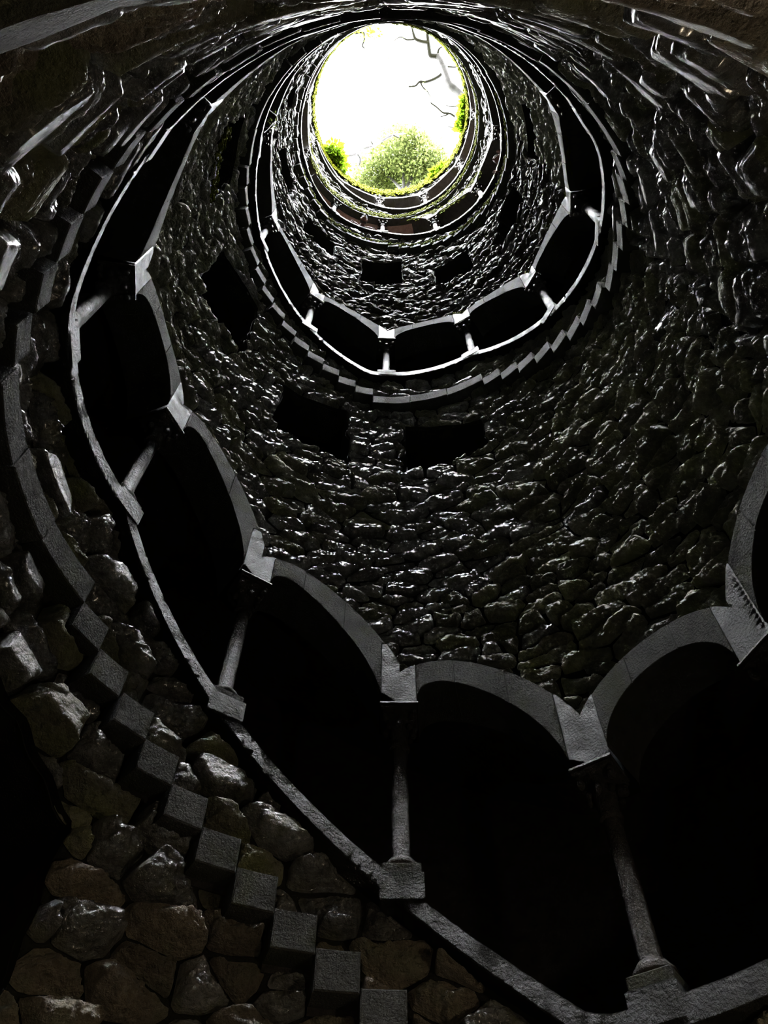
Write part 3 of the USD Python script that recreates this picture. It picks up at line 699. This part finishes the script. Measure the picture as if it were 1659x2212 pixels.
twg = tag(thing('arching_branch'), 'thin bare branch arching over the opening from its lower left edge', 'branch')
bp = path([(728, 345), (734, 339), (761, 335), (782, 322), (807, 315), (822, 306), (850, 292), (873, 288)], (11.7, 13.0))
obj('stem', tube(bp, [2.2 * w, 1.0 * w], 6), 'bark', twg, smooth=True)
for px in ([(770, 331), (778, 345), (774, 360)], [(807, 315), (800, 302)], [(745, 338), (742, 326)], [(850, 292), (862, 298)]):
    obj('twig', tube(path(px, 12.6), [0.9 * w, 0.5 * w], 5), 'bark', twg, smooth=True)
tl = [at_height(x, y, 12.6) for x, y in ((757, 355), (760, 372), (775, 362), (745, 322), (765, 385), (800, 300), (860, 288))]
tag(obj('leaves', leaf_cloud(tl, np.full(len(tl), 9 * w), 90, 0.07, 13), 'leaf', twg, smooth=False), kind='stuff')

hang = tag(thing('hanging_sprig'), 'small leafy sprig hanging over the upper left edge of the opening', 'sprig')
obj('stem', tube(path([(768, 72), (785, 70), (787, 85), (783, 98), (788, 104)], 12.4), [1.2 * w, 0.6 * w], 5), 'bark', hang, smooth=True)
tag(obj('leaves', leaf_cloud([at_height(785, 69, 12.4), at_height(799, 64, 12.4), at_height(812, 70, 12.4)], np.array([7, 5, 5]) * w, 110, 0.12, 14), 'fern', hang, smooth=False), kind='stuff')

for label, px, rpx, n in (('bright green fern tuft on the left of the rim', [(722, 322), (716, 335), (728, 345), (735, 362)], 13, 420), ('bright green fern tuft at the lower right of the rim', [(940, 382), (950, 376), (960, 366)], 11, 300),
                          ('bright fern tuft high on the right of the rim', [(1007, 215), (1006, 228)], 8, 150), ('fern tuft on the right of the rim under the crooked tree', [(1002, 263), (999, 275), (1004, 255)], 10, 240)):
    f = tag(thing('fern'), label, 'fern')
    zz = H + 0.1
    tag(obj('fronds', leaf_cloud([at_height(x, y, zz) for x, y in px], np.full(len(px), rpx * mpp(zz)), int(n * 2.2), 0.15, n), 'fern', f, smooth=False), kind='stuff')
    c0 = at_height(px[0][0], px[0][1], zz); s0 = math.atan2(-c0[0], c0[1])
    b0 = cyl(np.array([s0]), np.array([H + 0.02]), np.array([1.06]))[0]
    obj('stem', tube(np.array([b0, (b0 + c0) / 2, c0]), [0.02, 0.012], 5), 'bark', f, smooth=True)

dry = tag(thing('dry_plant'), 'dry twiggy plant growing from an arch at upper left of the second ring', 'plant')
def hit(px, py, r):
    d = ray(px, py); A = d[0] ** 2 + d[1] ** 2; B = CX * d[0] + CY * d[1]; C = CX ** 2 + CY ** 2 - r * r
    return (CAM + d * ((-B + math.sqrt(B * B - A * C)) / A)) * S
p0 = hit(599, 259, 1.01)
for px in ([(597, 250), (590, 244), (582, 238)], [(594, 262), (586, 270), (578, 280), (570, 287)], [(592, 264), (588, 266)]):
    obj('twig', tube(np.array([p0] + [hit(x, y, 0.985) for x, y in px]), [0.016, 0.008], 5), 'bark', dry, smooth=True)
lp = [hit(x, y, 0.985) for x, y in ((586, 240), (596, 251), (586, 266), (588, 272))]
tag(obj('leaves', leaf_cloud(lp, np.full(4, 0.05), 24, 0.06, 15), 'leaf', dry, smooth=False), kind='stuff')

# people leaning over the coping, one continuous body each, clothes and hair as its children
def skin_of(bones, length, rounds=8):
    from manifold3d import Manifold
    out = Manifold()
    for (a, ra), (b, rb) in bones:
        out = out + Manifold.batch_hull([Manifold.sphere(ra, 14).translate(list(map(float, a))), Manifold.sphere(rb, 14).translate(list(map(float, b)))])
    m = out.refine_to_length(length).to_mesh()
    t = trimesh.Trimesh(m.vert_properties[:, :3], m.tri_verts, process=True)
    trimesh.smoothing.filter_taubin(t, iterations=rounds)
    return np.array(t.vertices), np.array(t.faces)
def person(phi, z_floor, z_rest, lean, label, top, hair, hands, head_drop):
    """x along the wall, y towards the axis of the well, z up, metres; hands rest on the coping"""
    o = cyl(np.array([rad(phi)]), np.array([z_floor]), np.array([1.26]))[0]
    p = thing('person', o, rad(phi) + math.pi)
    tag(p, label, 'person')
    c = z_rest                                    # height of the coping above the floor
    hip = np.array([0, 0.10, c - 0.12]); chest = hip + np.array([0, lean * 0.8, 0.36]); neck = chest + np.array([0, lean * 0.35, 0.13])
    head = neck + np.array([0, 0.13, 0.10 - head_drop])
    B = [((hip, 0.13), (chest, 0.145)), ((chest, 0.13), (neck, 0.06)), ((neck, 0.055), (head, 0.075)), ((head + [0, -0.02, 0.03], 0.095), (head + [0, 0.03, -0.05], 0.07)),
         ((head + [0, 0.08, -0.03], 0.018), (head + [0, 0.115, -0.045], 0.016))]
    for sx, hx in ((-1, hands[0]), (1, hands[1])):
        sh = chest + np.array([sx * 0.18, lean * 0.25, 0.06]); hand = np.array([hx, 0.56, c + 0.03]); el = (sh + hand) / 2 + np.array([sx * 0.07, 0.04, 0.08])
        B += [((chest, 0.09), (sh, 0.065)), ((sh, 0.06), (el, 0.043)), ((el, 0.043), (hand, 0.03)), ((hand, 0.032), (hand + [0, 0.06, 0], 0.028))]
        for f in range(4):
            k = hand + np.array([(f - 1.5) * 0.022, 0.08, 0]); B.append(((k, 0.0095), (k + [0, 0.05 + 0.01 * (f in (1, 2)), -0.015], 0.0085)))
        B.append(((hand + [-sx * 0.02, 0.02, 0], 0.012), (hand + [-sx * 0.06, 0.06, -0.005], 0.009)))
        lx = sx * 0.09; kn = np.array([lx, 0.13, c * 0.43]); an = np.array([lx, 0.02, 0.08])
        B += [((hip + [lx, 0, -0.02], 0.10), (kn, 0.062)), ((kn, 0.06), (an, 0.042)), ((an, 0.045), (an + [0, 0.15, -0.045], 0.032))]
        B.append(((head + [sx * 0.085, 0, -0.01], 0.02), (head + [sx * 0.09, -0.01, 0.015], 0.02)))
    body = obj('body', skin_of(B, 0.022), 'skin', p, smooth=True)
    T = [((hip + [0, 0, 0.04], 0.145), (chest, 0.162)), ((chest, 0.15), (neck + [0, -0.01, -0.03], 0.08))]
    for sx, hx in ((-1, hands[0]), (1, hands[1])):
        sh = chest + np.array([sx * 0.18, lean * 0.25, 0.06]); hand = np.array([hx, 0.56, c + 0.03]); el = (sh + hand) / 2 + np.array([sx * 0.07, 0.04, 0.08])
        T += [((chest, 0.105), (sh, 0.078)), ((sh, 0.074), (sh + (el - sh) * 0.45, 0.066))]
    obj('shirt', skin_of(T, 0.03, 5), top, p, smooth=True)
    L = []
    for sx in (-1, 1):
        lx = sx * 0.09; L += [((hip, 0.14), (hip + [lx, 0, -0.03], 0.115)), ((hip + [lx, 0, -0.03], 0.115), (np.array([lx, 0.13, c * 0.43]), 0.075)), ((np.array([lx, 0.13, c * 0.43]), 0.075), (np.array([lx, 0.02, 0.10]), 0.06))]
    obj('trousers', skin_of(L, 0.03, 5), 'dark_cloth', p, smooth=True)
    obj('hair', skin_of([((head + [0, -0.03, 0.05], 0.098), (head + [0, 0.02, 0.045], 0.092)), ((head + [0, -0.05, 0.0], 0.09), (head + [0, -0.06, -0.05], 0.07)), ((head + [0, 0.045, 0.035], 0.072), (head + [0, 0.03, 0.06], 0.07))], 0.025, 4), hair, p, smooth=True)
    for sx in (-1, 1): obj('eye', skin_of([((head + [sx * 0.032, 0.088, 0.0], 0.012), (head + [sx * 0.034, 0.089, 0.0], 0.012))], 0.02, 1), 'hair', p, smooth=True)
    obj('mouth', skin_of([((head + [-0.022, 0.083, -0.075], 0.006), (head + [0.022, 0.083, -0.075], 0.006))], 0.02, 1), 'rust_cloth', p, smooth=True)
person(738.0, 8.55, (9.08 - 8.55) * S, 0.42, 'dark-haired person in rust-brown leaning over the coping of the third ring, arms spread', 'rust_cloth', 'hair', (-0.30, 0.28), 0.02)
person(636.0, 7.32, (7.83 - 7.32) * S, 0.30, 'brown-haired person peering over the coping at right of the third ring', 'dark_cloth', 'hair2', (-0.2, 0.2), 0.0)
